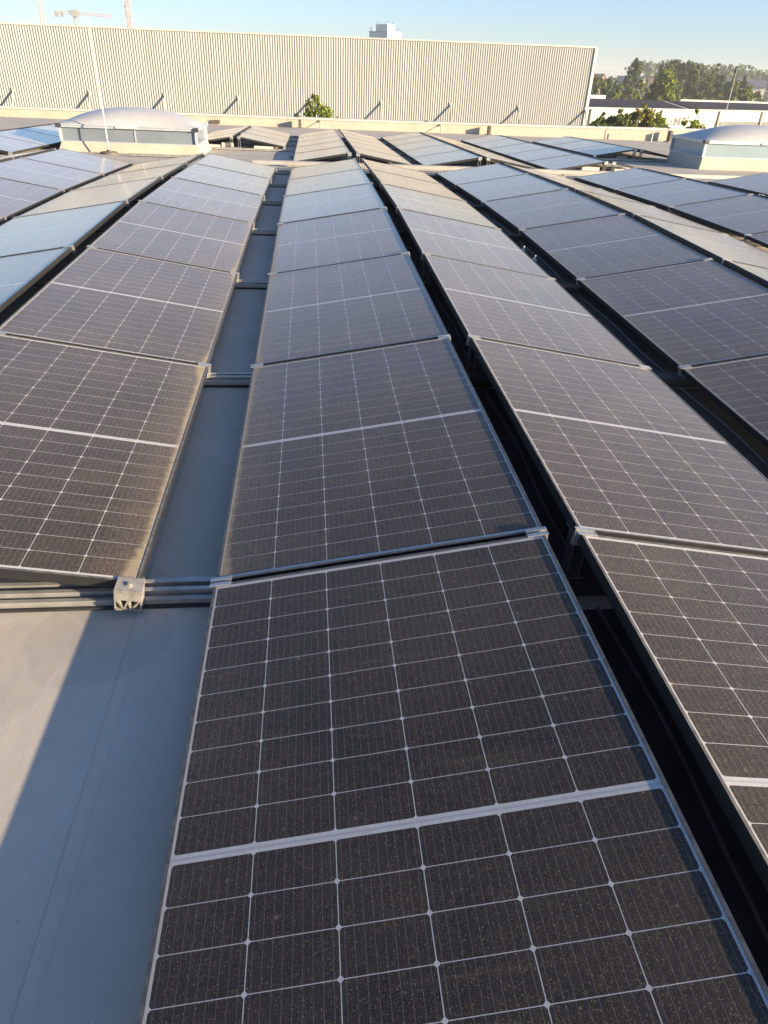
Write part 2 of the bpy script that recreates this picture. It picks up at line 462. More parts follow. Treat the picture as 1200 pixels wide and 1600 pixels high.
for i in range(9):
    x = -20.05 + 5.105 * i
    zt = -0.47 + 0.0062 * (x + 20)
    mb = MB()
    mb.bar((x, -0.06, zt), (x + 0.02, -0.06 - 2.7, zt - 3.4), 0.055, 8)
    mb.box(x - 0.09, x + 0.09, -0.10, -0.052, zt - 0.12, zt + 0.14)
    mb.build("brace_tube", M_WALL, hall)

# ------------------------------------------------------------------ solar panels
def bx(mb, *a): mb.box(*a); return mb
def make_panel_meshes():
    D, LIP, G = 0.035, 0.0085, 0.0022
    mb = MB()
    mb.box(0, CW, 0, LIP, -D, 0); mb.box(0, CW, CL - LIP, CL, -D, 0)
    mb.box(0, LIP, LIP, CL - LIP, -D, 0); mb.box(CW - LIP, CW, LIP, CL - LIP, -D, 0)
    mb.box(LIP, 0.032, LIP, CL - LIP, -D, -D + 0.002); mb.box(CW - 0.032, CW - LIP, LIP, CL - LIP, -D, -D + 0.002)
    fr = mb.mesh("frame", M_FRAME)
    mb = MB(); mb.mi = 0
    mb.quad((LIP, LIP, -G), (CW - LIP, LIP, -G), (CW - LIP, CL - LIP, -G), (LIP, CL - LIP, -G))
    mb.mi = 1
    mb.quad((LIP, LIP, -G - .005), (LIP, CL - LIP, -G - .005), (CW - LIP, CL - LIP, -G - .005), (CW - LIP, LIP, -G - .005))
    lam = mb.mesh("glass_face", M_LAM, simple("white_backsheet", (0.62, 0.62, 0.62), 0.6))
    return fr, lam
ME_FRAME, ME_LAM = make_panel_meshes()

def clamp_mesh(xs, y0, y1, dark=False):
    mb = MB(); L = 0.066
    x0 = xs; x1 = xs + L
    mb.box(x0, x1, y0 - 0.010, y0 + 0.0045, 0.0004, 0.0030); mb.box(x0, x1, y1 - 0.0045, y1 + 0.010, 0.0004, 0.0030)
    mb.box(x0, x1, y0 + 0.0020, y0 + 0.0045, -0.012, 0.0004); mb.box(x0, x1, y1 - 0.0045, y1 - 0.0020, -0.012, 0.0004)
    mb.box(x0, x1, y0 + 0.0020, y1 - 0.0020, -0.05, -0.0121)
    c = ((x0 + x1) / 2, (y0 + y1) / 2)
    mb.bar((c[0], c[1], -0.012), (c[0], c[1], -0.0105), 0.0052, 12)
    mb.bar((c[0], c[1], -0.0105), (c[0], c[1], -0.004), 0.0045, 6)
    return mb.mesh("clamp", M_ALU)
GAPY = PITCH - CL
CLAMPS = [clamp_mesh(-0.012, CL, CL + GAPY), clamp_mesh(CW - 0.054, CL, CL + GAPY),
          clamp_mesh(-0.012, -GAPY, 0), clamp_mesh(CW - 0.054, -GAPY, 0)]

def visible(pts, m=40):
    xs = []; 
    for q in pts:
        d = Vector(q) - CAM_POS; z = d.dot(FW)
        if z < 0.05: continue
        x = 600 + FPX * d.dot(RT) / z; y = 800 - FPX * d.dot(UP) / z
        xs.append((x, y))
    if not xs: return False
    return max(a for a, _ in xs) > -m and min(a for a, _ in xs) < 1200 + m and max(c for _, c in xs) > -m and min(c for _, c in xs) < 1600 + m

ORD = ["nearest", "second", "third", "fourth", "fifth", "sixth", "seventh", "eighth"]
random.seed(11)
def place_row(row, x_low, up, y0, ks, look, dirt):
    """up=+1: rises to +x. ks: panel numbers from y0"""
    seen = []
    for k in ks:
        ya = y0 + k * PITCH + GAPY / 2; yb = ya + CL
        za, zb = prof(ya), prof(yb)
        if up > 0:
            X = Vector((math.cos(TH), 0, math.sin(TH))); Y = Vector((0, yb - ya, zb - za)).normalized()
            org = Vector((x_low, ya, za))
        else:
            X = Vector((-math.cos(TH), 0, math.sin(TH))); Y = Vector((0, ya - yb, za - zb)).normalized()
            org = Vector((x_low, yb, zb))
        Z = X.cross(Y).normalized(); 
        # tiny assembly tolerances
        org = org + Vector((random.uniform(-.003, .003), random.uniform(-.002, .002), random.uniform(-.0015, .0015)))
        R = Matrix((X, Y, Z)).transposed().to_4x4(); R.translation = org
        c = [R @ Vector(q) for q in ((0, 0, 0), (CW, 0, 0), (CW, CL, 0), (0, CL, 0))]
        if visible(c): seen.append((k, R))
    for i, (k, R) in enumerate(seen):
        e = bpy.data.objects.new("solar_panel", None); COL.objects.link(e); e.empty_display_size = .1
        e.matrix_world = R
        w = "farthest" if (i == len(seen) - 1 and i > 1) else ORD[i]
        tag(e, f"{w} {look}", "solar panel", "solar panels on the flat roof")
        link_mesh("frame", ME_FRAME, e)
        l = link_mesh("glass_face", ME_LAM, e)
        d = dirt * random.uniform(0.6, 1.2)
        if row == 'B' and k == -1: d = 0.12
        l.color = (d, random.random(), 0, 1)
        far_y = [CLAMPS[0], CLAMPS[1]] if up > 0 else [CLAMPS[2], CLAMPS[3]]
        near_y = [CLAMPS[2], CLAMPS[3]] if up > 0 else [CLAMPS[0], CLAMPS[1]]
        if R.translation.y < 9 or i == len(seen) - 1 :
            for m_ in far_y: link_mesh("clamp", m_, e)
        if k == ks[0] and k >= 0 and not (row == 'A' and k == 0):
            for m_ in near_y: link_mesh("clamp", m_, e)
        if row == 'A' and k == 0:                       # open-ended bracket at the near low corner
            link_mesh("clamp", CLAMPS[1], e)
            mb = MB(); y = CL
            mb.box(-0.018, 0.062, y - 0.012, y + 0.052, 0.0006, 0.0052)
            mb.box(-0.018, 0.062, y + 0.047, y + 0.052, -0.034, 0.0006)
            mb.bar((0.022, y + 0.024, 0.005), (0.022, y + 0.024, 0.0075), 0.012, 12); mb.bar((0.022, y + 0.024, 0.0074), (0.022, y + 0.024, 0.0125), 0.0068, 6)
            for xa, xb in ((-0.018, -0.014), (0.058, 0.062)):
                mb.box(xa, xb, y + 0.001, y + 0.047, -0.075, 0.0006)
            def strip(x1, z1, x2, z2, t=0.003):
                dx, dz = x2 - x1, z2 - z1; l_ = math.hypot(dx, dz); nx, nz = -dz / l_ * t, dx / l_ * t
                mb.prism([(x1 - nx, z1 - nz), (x2 - nx, z2 - nz), (x2 + nx, z2 + nz), (x1 + nx, z1 + nz)], 'y', y + 0.0015, y + 0.0465)
            strip(-0.014, -0.036, 0.012, -0.076); strip(0.012, -0.076, 0.022, -0.040); strip(0.022, -0.040, 0.034, -0.076); strip(0.034, -0.076, 0.058, -0.036)
            strip(-0.014, -0.074, 0.058, -0.078)
            mb.build("end_bracket", simple("dusty_end_bracket_metal", (0.36, 0.335, 0.29), 0.5, 0.45, 0.2, 40, stain=(0.22, 0.19, 0.15)), e)

v1, v2, g = 0.2293, 0.1972, 0.116
XA = -v1; XB = 0.0; XC = 2 * WH + g; XD = XC + v2; XE = XD + 2 * WH + g; XF = XE + v2; XG = XF + 2 * WH + g; XH = XG + v2; XI = XH + 2 * WH + g
XZ = XA - 2 * WH - g; XY = XZ - 0.085; XX = XY - 2 * WH - g; XW = XX - 0.11; XV = XW - 2 * WH - g
rows = [
    ('A', XA, -1, 0, range(0, 6), "panel of the dusty row left of the narrow blue floor gap", 0.78),
    ('B', XB, 1, 0, range(-1, 6), "panel of the central row right of the narrow blue floor gap", 0.75),
    ('C', XC, -1, 0, range(-1, 6), "panel of the row just right of the central black gap", 0.35),
    ('D', XD, 1, 0, range(-1, 6), "panel of the dark row right of the second black gap", 0.3),
    ('E', XE, -1, 0, range(-1, 6), "panel of the pale cream row behind the dark right row", 0.4),
    ('F', XF, 1, 0, range(0, 6), "panel of the row rising behind the pale cream right row", 0.3),
    ('G', XG, -1, 0, range(0, 6), "panel sloping away behind the third ridge on the right", 0.3),
    ('H', XH, 1, 0, range(0, 6), "panel of the rightmost row in front of the right skylight", 0.3),
    ('Z', XZ, 1, 0, range(0, 6), "panel of the pale reflecting row along the left black gap", 0.3),
    ('Y', XY, -1, 0, range(1, 6), "panel of the left row that ends in front of the left skylight", 0.5),
    ('X', XX, 1, 0, range(3, 6), "panel sloping away beyond the upper edge of the left row", 0.3),
    ('A2', XA, -1, Y2, range(2, 5), "panel of the small far group right of the left skylight, right slope", 0.3),
    ('Z2', XZ, 1, Y2, range(2, 5), "panel of the small far group right of the left skylight, left slope", 0.3),
    ('B2', XB, 1, Y2, range(0, 5), "panel of the far block beyond the cable duct, central left slope", 0.3),
    ('C2', XC, -1, Y2, range(0, 5), "panel of the far block beyond the cable duct, central right slope", 0.3),
    ('D2', XD, 1, Y2, range(0, 5), "panel of the far block's second rising row, right of centre", 0.3),
    ('E2', XE, -1, Y2, range(0, 5), "panel of the far block's thin cream strip right of centre", 0.3),
    ('F2', XF, 1, Y2, range(0, 5), "panel of the far block's third rising row, middle right", 0.3),
    ('G2', XG, -1, Y2, range(0, 5), "panel sloping away behind the far block's third rising row", 0.3),
    ('H2', XH, 1, 16.20, range(0, 3), "panel of the short far row left of the right skylight", 0.3),
    ('I2', XI, -1, 16.20, range(0, 3), "panel of the slope facing the right skylight's dark side", 0.3),
    ('W2', XW, -1, Y2, range(0, 5), "panel of the far left row left of the left skylight", 0.3),
    ('V2', XV, 1, Y2, range(0, 5), "panel sloping away behind the far left row's ridge", 0.3),
]
for r in rows: place_row(*r)

# ------------------------------------------------------------------ base rails with ridge and foot brackets
RIDGES = {'AZ': (XA - WH, XZ + WH), 'BC': (XB + WH, XC - WH), 'DE': (XD + WH, XE - WH), 'FG': (XF + WH, XG - WH), 'YX': (XX + WH, XY - WH),
          'HI': (XH + WH, XI - WH), 'WV': (XV + WH, XW - WH)}
LOWS = [XA, XB, XC, XD, XE, XF, XG, XH, XZ, XY]
RT_ = 0.052
M_SHADEALU = simple("shade_darkened_bracket_alu", (0.11, 0.11, 0.115), 0.55, 0.4, 0.15, 20)  # bracket aluminium darkened, with the near gaps' shade put into its colour
def ridge_bracket(y, xa, xb, zr, rail):
    mb = MB(); mid = (xa + xb) / 2
    ztop = prof(y) + HH - 0.036
    for x, s in ((xa, -1), (xb, 1)):
        xi = min(xa, xb) if (x == min(xa, xb)) else max(xa, xb)
        sg = -1 if x == min(xa, xb) else 1
        px = x + sg * 0.026
        mb.box(px - 0.022, px - 0.018, y - 0.030, y + 0.030, zr, ztop)
        mb.box(px + 0.018, px + 0.022, y - 0.030, y + 0.030, zr, ztop)
        mb.box(px - 0.0175, px + 0.0175, y - 0.028, y + 0.028, ztop - 0.02, ztop - 0.014)
        mb.box(px - 0.035, px + 0.035, y - 0.034, y + 0.034, ztop + 0.0002, ztop + 0.0048)
    mb.box(min(xa, xb) - 0.06, max(xa, xb) + 0.06, y - 0.036, y + 0.036, zr + 0.0047, zr + 0.009)
    return mb.build("ridge_bracket", M_ALU if y > 10.9 else M_SHADEALU, rail)

def make_rail(y, x0, x1, label, ridges, lows, zoff=0.0):
    rz = roof_s(y)
    e = empty("base_rail", (0, 0, 0)); tag(e, label, "rail", "base rails under the panel joints")
    mb = MB()
    w = 0.052
    yc = y + zoff
    mb.box(x0, x1, yc - w, yc + w, rz + 0.010, rz + 0.014)
    for dy, hh in ((-w + .004, 0.030), (-0.020, 0.044), (0.020, 0.044), (w - .004, 0.030)):
        mb.box(x0, x1, yc + dy - 0.0028, yc + dy + 0.0028, rz + 0.0142, rz + hh)
        mb.box(x0, x1, yc + dy - 0.008, yc + dy + 0.008, rz + hh + 0.0002, rz + hh + 0.003)
    mb.build("rail_profile", M_RAIL, e)
    mb = MB(); mb.box(x0 + .03, x1 - .03, yc - w - 0.012, yc + w + 0.006, rz + 0.0015, rz + 0.0098)
    mb.build("rubber_mat", M_RUBBER, e)
    if y < 10.8 and len(ridges) > 2:
        for xa, xb in ((XB + WH - .16, XC - WH + .16), (XC - .14, XD + .10)):  # black plates added over the rail so the gaps look shaded
            mb = MB(); mb.box(xa, xb, yc - .068, yc + .064, rz + .0478, rz + .052); mb.box(xa, xb, yc - .068, yc - .064, rz + .012, rz + .0477)
            mb.build("rail_shade_cover", M_RUBBER, e)
    for rn in ridges:
        ridge_bracket(yc, *RIDGES[rn], rz + 0.0475, e)
    for x in lows:
        mb = MB(); s = 0.03 if x in (XB, XD, XF, XH, XZ) else -0.03
        mb.box(x + s - 0.022, x + s + 0.022, yc - 0.03, yc + 0.03, rz + 0.0475, prof(y) - 0.0375)
        mb.build("foot_bracket", M_ALU, e)

nm = ["nearest", "second", "third", "fourth", "fifth", "sixth", "seventh"]
for k in range(7):
    lab = ["ribbed aluminium rail on the bare roof at the left row's near end", "second aluminium rail crossing the blue floor gap, counted from the camera",
           "third aluminium rail crossing the blue floor gap, counted from the camera", "fourth aluminium rail crossing the blue floor gap, counted from the camera",
           "fifth aluminium rail crossing the blue floor gap, counted from the camera", "sixth aluminium rail crossing the blue floor gap, counted from the camera",
           "aluminium rail at the near block's far end, just before the cable duct"][k]
    make_rail(PITCH * k, (XY - 0.3) if k < 5 else XX - .1, XH + 1.2, lab, ['AZ', 'BC', 'DE', 'FG'] + (['YX'] if k > 3 else []) + (['HI'] if k > 4 else []), LOWS, 0.06 if k == 0 else (-0.03 if k == 6 else 0.0))
for j in range(6):
    y = Y2 + PITCH * j
    lab = ["front aluminium rail under the far block's near edges", "second aluminium rail under the far block, counted from its front", "third aluminium rail under the far block, at the small left group",
           "fourth aluminium rail under the far block", "fifth aluminium rail under the far block", "last aluminium rail under the far block, nearest the parapet"][j]
    make_rail(y, (XB - 0.1) if j < 2 else XZ - .05, XG + .1, lab, (['AZ'] if j >= 2 else []) + ['BC', 'DE', 'FG'], [XB, XC, XD, XE, XF], 0.03 if j == 0 else 0)
e0 = 16.23
make_rail(e0, XH - .1, XI - .02, "short aluminium rail under the far row beside the right skylight", ['HI'], [XH])
make_rail(Y2 + .03, XV, XW + .1, "short aluminium rail under the far left row beside the left skylight", ['WV'], [])
make_rail(13.15, -3.1, -1.95, "short slotted rail lying on the roof before the left skylight", [], [])

# ------------------------------------------------------------------ cable duct between the two blocks
d = empty("cable_duct", (0, 0, 0)); tag(d, "long white cable duct on legs crossing the gap between the panel blocks", "cable duct")
yd = 11.3; zd = 0.045
mb = MB()
mb.box(-0.65, 8.05, yd - 0.05, yd + 0.05, zd - 0.028, zd + 0.022)
M_DUCT = simple("zinc_duct_metal", (0.46, 0.44, 0.40), 0.5, 0.3, 0.1, 5)
mb.build("trunking", M_DUCT, d)
mb = MB(); mb.box(-0.66, 8.06, yd - 0.056, yd + 0.056, zd + 0.0222, zd + 0.030)
mb.build("trunking_lid", M_DUCT, d)
for i in range(9):
    x = -0.55 + i * 1.06
    mb = MB(); r = roof_z(yd)
    mb.box(x - 0.02, x + 0.02, yd - 0.045, yd - 0.041, r + 0.02, zd - 0.0285); mb.box(x - 0.02, x + 0.02, yd + 0.041, yd + 0.045, r + 0.02, zd - 0.0285)
    mb.box(x - 0.09, x + 0.09, yd - 0.1, yd + 0.1, r - 0.002, r + 0.02)
    mb.build("duct_leg", M_ALU, d)
mb = MB()
rr = roof_z(yd)
for i, dy in enumerate((-0.19, -0.16, -0.135)):
    mb.bar((-0.3, yd + dy, rr + 0.012), (7.9, yd + dy + 0.02, rr + 0.012), 0.011, 6)
cb = mb.build("cable", M_DARK); tag(cb, "black cables lying on the roof beside the white cable duct", "cables")

# cable drooping out of the valley gap in front of the dark right row
mb = MB()
p0 = None
for i in range(17):
    t = i / 16; x = 2.20 + 0.13 * t; y = 3.58 + 0.02 * math.sin(t * 6); z = prof(3.55) - 0.05 - 0.075 * math.sin(math.pi * t)
    q = (x, y, z)
    if p0: mb.bar(p0, q, 0.006, 8)
    p0 = q
tag(mb.build("cable_loop", simple("grey_cable", (0.30, 0.31, 0.33), 0.5)), "grey cable loop hanging in the black gap of the dark right row", "cable")
for i, (x, y) in enumerate(((2.24, 4.72), (2.25, 4.38))):
    e = empty("cable_clip", (x, y, prof(y) - 0.055)); tag(e, ["farther of two white cable clips in the second black gap on the right", "nearer of two white cable clips in the second black gap on the right"][i], "clip", "white clips in the black gap")
    mb = MB(); mb.box(-0.018, 0.018, -0.014, 0.014, 0.0, 0.006); mb.bar((0, 0, 0.006), (0.008, 0, 0.036), 0.010, 8, 0.006)
    mb.build("clip_body", M_WHITEMETAL, e)
    mb = MB(); mb.box(-0.02, 0.02, -0.012, 0.012, -0.075, -0.0005); mb.build("clip_foot", M_ALU, e)

# black trays added so the gaps read as dark shade; cables run inside
M_SHADETRAY = simple("black_gap_shade_tray", (0.022, 0.023, 0.026), 0.75, 0, 0.3, 8)
M_TCAB = simple("dusty_black_cable", (0.085, 0.085, 0.09), 0.6, 0, 0.2, 8)
def tray(label, xc, w, y0, y1):
    mb = MB(); 
    cuts = [y0] + [y for y in YS if y0 < y < y1] + [y1]
    n0 = 0
    for k in range(-1, 16):
        ya, yb = max(y0, PITCH * k + 0.075), min(y1, PITCH * (k + 1) - 0.075)
        if yb - ya < .2: continue
        za, zb = roof_s(ya), roof_s(yb)
        for xa, xb, h in ((xc - w, xc + w, 0.004), (xc - w, xc - w + .003, 0.04), (xc + w - .003, xc + w, 0.04)):
            lo = 0.0015 if h < .01 else 0.0045
            mb.hexa([(xa, ya, za + lo), (xb, ya, za + lo), (xb, yb, zb + lo), (xa, yb, zb + lo)], [(xa, ya, za + h), (xb, ya, za + h), (xb, yb, zb + h), (xa, yb, zb + h)])
        zz = lambda t: za + (zb - za) * t
        for dx in (-w * .5, -w * .42, w * .1):
            p0 = None
            for i in range(9):
                t = i / 8; q = (xc + dx + 0.012 * math.sin(t * 9 + dx * 80 + k), ya + (yb - ya) * t, zz(t) + 0.012)
                mb.mi = 1
                if p0: mb.bar(p0, q, 0.0055, 6)
                mb.mi = 0
                p0 = q
    tag(mb.build("gap_shade_tray", [M_SHADETRAY, M_TCAB]), label, "cable tray", "black trays added to darken the gaps")
tray("black tray added to darken the central ridge gap", XC - WH - g / 2 + 0.12, 0.30, -1.7, 10.6)
tray("black cable tray added to darken the second gap on the right", XC + 0.16, 0.22, -1.7, 10.6)

# ------------------------------------------------------------------ ballast blocks
def ballast(x0, x1, y, label, h=0.085, d=0.2):
    z = roof_z(y); mb = MB(); mb.box(x0, x1, y, y + d, z + 0.002, z + 0.002 + h)
    tag(mb.build("ballast_block", M_CONC, bevel=0.006), label, "ballast block", "ballast blocks under the panels")
ya = 15.52
ballast(-0.92, -0.50, ya, "long cream ballast block under the small far group's right slope")
ballast(-1.62, -1.38, ya + 0.02, "taller cream ballast block under the small far group's left slope, near its ridge", 0.13)
ballast(-1.88, -1.65, ya, "low cream ballast block under the small far group's left slope, beside the skylight")
ballast(5.30, 5.64, Y2 + .03, "cream ballast block left of the ridge post under the far block's third rising row", 0.16)
ballast(5.93, 6.20, Y2 + .03, "cream ballast block right of the ridge post under the far block's third rising row", 0.14)
ballast(7.75, 8.02, 16.45, "grey shaded ballast block under the short row left of the right skylight")

# ------------------------------------------------------------------ skylights
def dome_mesh(x0, x1, y0, y1, z, h, nx=40, ny=24):
    bm = bmesh.new(); g_ = []
    for j in range(ny + 1):
        row = []
        for i in range(nx + 1):
            u = i / nx * 2 - 1; v = j / ny * 2 - 1
            f = max(0.0, (1 - abs(u) ** 2.2)) ** 0.85 * max(0.0, (1 - abs(v) ** 2.2)) ** 0.85
            row.append(bm.verts.new((x0 + (x1 - x0) * i / nx, y0 + (y1 - y0) * j / ny, z + h * f)))
        g_.append(row)
    for j in range(ny):
        for i in range(nx):
            bm.faces.new((g_[j][i], g_[j][i + 1], g_[j + 1][i + 1], g_[j + 1][i]))
    me = bpy.data.meshes.new("dome"); bm.to_mesh(me); bm.free()
    me.materials.append(M_DOME)
    for p in me.polygons: p.use_smooth = True
    return me

def skylight(label, x0, x1, y0, y1, zc, zg, hd, flare, glaze):
    e = empty("skylight", ((x0 + x1) / 2, y0, roof_z(y0))); tag(e, label, "skylight", "domed skylights on the roof")
    ox, oy, oz = e.location
    L = lambda x, y, z: (x - ox, y - oy, z - oz)
    zb0, zb1 = roof_z(y0) - 0.03, roof_z(y1) - 0.05
    f = flare
    mb = MB()
    mb.hexa([L(x0 - f, y0 - f, zb0), L(x1 + f, y0 - f, zb0), L(x1 + f, y1 + f, zb1), L(x0 - f, y1 + f, zb1)],
            [L(x0, y0, zc), L(x1, y0, zc), L(x1, y1, zc), L(x0, y1, zc)])
    mb.build("curb", M_CREAM, e, bevel=0.012)
    i_ = 0.02
    mb = MB(); mb.box(*[v for a in zip(L(x0 + i_, y0 + i_, zc), L(x1 - i_, y1 - i_, zg)) for v in a])
    mb.build("glazing", glaze, e)
    mb = MB()
    for xx in (x0 + 0.004, x1 - 0.004):
        for yy in (y0 + .004, y1 - .004):
            a = L(xx - .022, yy - .022, zc + .0005); b_ = L(xx + .022, yy + .022, zg)
            mb.box(a[0], b_[0], a[1], b_[1], a[2], b_[2])
    xm = x0 + (x1 - x0) * 0.545
    a = L(xm - .012, y0 + 0.008, zc + .0005); b_ = L(xm + .012, y0 + .018, zg); mb.box(a[0], b_[0], a[1], b_[1], a[2], b_[2])
    a = L(x0 - .01, y0 - .012, zc - 0.014); b_ = L(x1 + .01, y1 + .012, zc + 0.004); mb.box(a[0], b_[0], a[1], b_[1], a[2], b_[2])
    mb.build("mullions", M_RIM, e)
    mb = MB()
    a = L(x0 - .03, y0 - .03, zg + .001); b_ = L(x1 + .03, y1 + .03, zg + .040); mb.box(a[0], b_[0], a[1], b_[1], a[2], b_[2])
    a = L(x0 - .045, y0 - .045, zg + .0405); b_ = L(x1 + .045, y1 + .045, zg + .062); mb.box(a[0], b_[0], a[1], b_[1], a[2], b_[2])
    mb.build("rim", M_RIM, e)
    for xx in (x0, x1):
        mb = MB(); a = L(xx - .055, y0 - .055, zg - .004); b_ = L(xx + .055, y0 + .055, zg + .0635); mb.box(a[0], b_[0], a[1], b_[1], a[2], b_[2])
        mb.build("corner_cap", M_DARK, e, bevel=0.008)
    xm = x0 + (x1 - x0) * 0.49
    mb = MB(); a = L(xm - .2, y0 - .053, zg + .012); b_ = L(xm + .2, y0 - .0455, zg + .058); mb.box(a[0], b_[0], a[1], b_[1], a[2], b_[2])
    mb.build("rim_plate", M_WHITEMETAL, e)
    x0_, y0_, z_ = L(x0 - .02, y0 - .02, zg + .0622); x1_, y1_, _ = L(x1 + .02, y1 + .02, 0)
    link_mesh("dome", dome_mesh(x0_, x1_, y0_, y1_, z_, hd), e)
skylight("left domed skylight with grey-blue glazing on a cream curb", -4.46, -1.90, 13.80, 15.36, 0.055, 0.285, 0.275, 0.09, M_GLAZE)
skylight("right domed skylight with pale milky glazing and a dark shaded left side", 8.90, 11.9, 14.50, 16.10, 0.11, 0.37, 0.29, 0.04, M_GLAZE2)

# ------------------------------------------------------------------ lightning rods
def rod(label, x, y, top, base_r):
    z = roof_z(y); e = empty("lightning_rod", (x, y, z)); tag(e, label, "lightning rod", "lightning rods on the roof")
    mb = MB(); h = top - z
    mb.bar((0, 0, 0.05), (0, 0, h * 0.45), 0.012, 10); mb.bar((0, 0, h * .4502), (0, 0, h), 0.010, 10, 0.005)
    mb.build("rod", M_WHITEMETAL, e, smooth=False)
    mb = MB(); mb.bar((0, 0, 0.001), (0, 0, 0.035), base_r, 20, base_r * .93); mb.bar((0, 0, 0.0352), (0, 0, 0.075), 0.05, 12, 0.03)
    mb.build("base_block", M_BROWN, e)
rod("tall thin white lightning rod in front of the left skylight", -3.52, 13.48, 2.0, 0.17)
rod("tall thin white lightning rod behind the right skylight", 14.90, 25.0, 2.03, 0.17)
mb = MB(); mb.bar((12.95, 26.2, roof_z(26.2)), (12.95, 26.2, 0.13), 0.02, 8)
tag(mb.build("short_rod", M_WHITEMETAL), "short thin white rod standing at the parapet in front of the shrubs", "rod")

# ------------------------------------------------------------------ trees and shrubs
def leaf_mat(name, dark, light):
    b = NB(name)
    r = b.n.new("ShaderNodeNewGeometry").outputs["Random Per Island"]
    n = b.noise(b.obj(), 0.45, 3, 0.6)
    f = b.math('ADD', b.math('MULTIPLY', r, 0.6), b.math('MULTIPLY', n, 0.4))
    b.p("Base Color", b.mix(b.ramp(f, 0.2, 0.8), dark, light)).p("Roughness", 0.65).p("Specular IOR Level", 0.25)
    tr = b.n.new("ShaderNodeBsdfTranslucent"); b.t.links.new(b.b.inputs["Base Color"].links[0].from_socket, tr.inputs[0])
    mx = b.n.new("ShaderNodeMixShader"); mx.inputs[0].default_value = 0.3
    b.t.links.new(b.b.outputs[0], mx.inputs[1]); b.t.links.new(tr.outputs[0], mx.inputs[2])
    b.t.links.new(mx.outputs[0], b.n["Material Output"].inputs[0])
    return b.m
L_BRIGHT = leaf_mat("sunny_green_leaves", (0.09, 0.13, 0.015), (0.26, 0.30, 0.04))
L_MID = leaf_mat("mid_green_leaves", (0.06, 0.10, 0.02), (0.17, 0.21, 0.05))
L_DARK = leaf_mat("dark_green_leaves", (0.035, 0.07, 0.022), (0.10, 0.15, 0.05))
L_BLUE = leaf_mat("grey_green_leaves", (0.05, 0.09, 0.04), (0.13, 0.18, 0.08))
L_OCHRE = leaf_mat("yellowish_leaves", (0.11, 0.115, 0.02), (0.27, 0.25, 0.05))
M_BARK = simple("bark", (0.10, 0.075, 0.05), 0.9, 0, 0.3, 4, 0.3)

def tree(name, label, cat, x, y, z0, top, rad, mat, n, leaf, shape="round", seed=0, group=None, trunk=True, low=0.25, clumps=None):
    rng = random.Random(seed * 17 + 5)
    e = empty(name, (x, y, z0)); tag(e, label, cat, group)
    H = top - z0
    bm = bmesh.new()
    nc = clumps or max(7, int(n / 60))
    cl = []
    for i in range(nc):
        t = rng.random()
        h = low + (1 - low) * t
        if shape == "cone": w = (1 - (h - low) / (1 - low)) ** 0.9 + 0.05
        elif shape == "column": w = 0.55 + 0.45 * math.sin(math.pi * min(1, (h - low) / (1 - low) + 0.1))
        elif shape == "bush": w = math.sqrt(max(0.05, 1 - h * h))
        else: w = math.sqrt(max(0.03, 1 - (2 * (h - low) / (1 - low) - 1) ** 2)) 
        a = rng.random() * 2 * math.pi; r = w * rad * (0.35 + 0.6 * rng.random() ** 0.6)
        cl.append((r * math.cos(a), r * math.sin(a), h * H * 0.96, rad * rng.uniform(0.16, 0.36)))
    cl.append((0, 0, H - rad * 0.15, rad * 0.18))
    for i in range(n):
        cx, cy, cz, cr = cl[rng.randrange(len(cl))]
        d = Vector((rng.gauss(0, 1), rng.gauss(0, 1), rng.gauss(0, 0.8))).normalized() * cr * (rng.random() ** 0.45) * (1.35 if rng.random() < .1 else 1)
        c = Vector((cx, cy, cz)) + d
        if c.z < 0.02: c.z = abs(c.z)
        nrm = (d.normalized() * 0.8 + Vector((rng.gauss(0, .6), rng.gauss(0, .6), rng.gauss(0.3, .6)))).normalized()
        u = nrm.orthogonal().normalized(); w_ = nrm.cross(u); th = rng.random() * 6.28
        u, w_ = u * math.cos(th) + w_ * math.sin(th), w_ * math.cos(th) - u * math.sin(th)
        s = leaf * rng.uniform(0.6, 1.3)
        vs = [bm.verts.new(c + u * s), bm.verts.new(c + w_ * s * 0.55), bm.verts.new(c - u * s), bm.verts.new(c - w_ * s * 0.55)]
        bm.faces.new(vs)
    me = bpy.data.meshes.new("crown"); bm.to_mesh(me); bm.free(); me.materials.append(mat)
    link_mesh("crown", me, e)
    if trunk:
        mb = MB()
        tr = max(0.03, rad * 0.07)
        mb.bar((0, 0, -0.3), (rad * 0.04, 0, H * 0.45), tr, 8, tr * 0.7); mb.bar((rad * 0.04, 0, H * 0.45), (0, rad * .03, H * 0.93), tr * 0.7, 8, tr * 0.2)
        for i in range(7):
            cx, cy, cz, cr = cl[rng.randrange(len(cl))]
            mb.bar((rad * .03, 0, max(0.1 * H, cz * rng.uniform(.55, .8))), (cx * .95, cy * .95, cz), tr * 0.4, 6, tr * 0.1)
        mb.build("trunk", M_BARK, e)
    return e

TG = "trees beyond the neighbouring hall"
# between the parapet and the ribbed hall
tree("leafy_tree", "bright green tree top showing over the parapet before the ribbed wall", "tree", 0.62, 40.0, GZ, 0.40, 1.15, L_BRIGHT, 1500, 0.10, "round", 3, low=0.84, clumps=26)
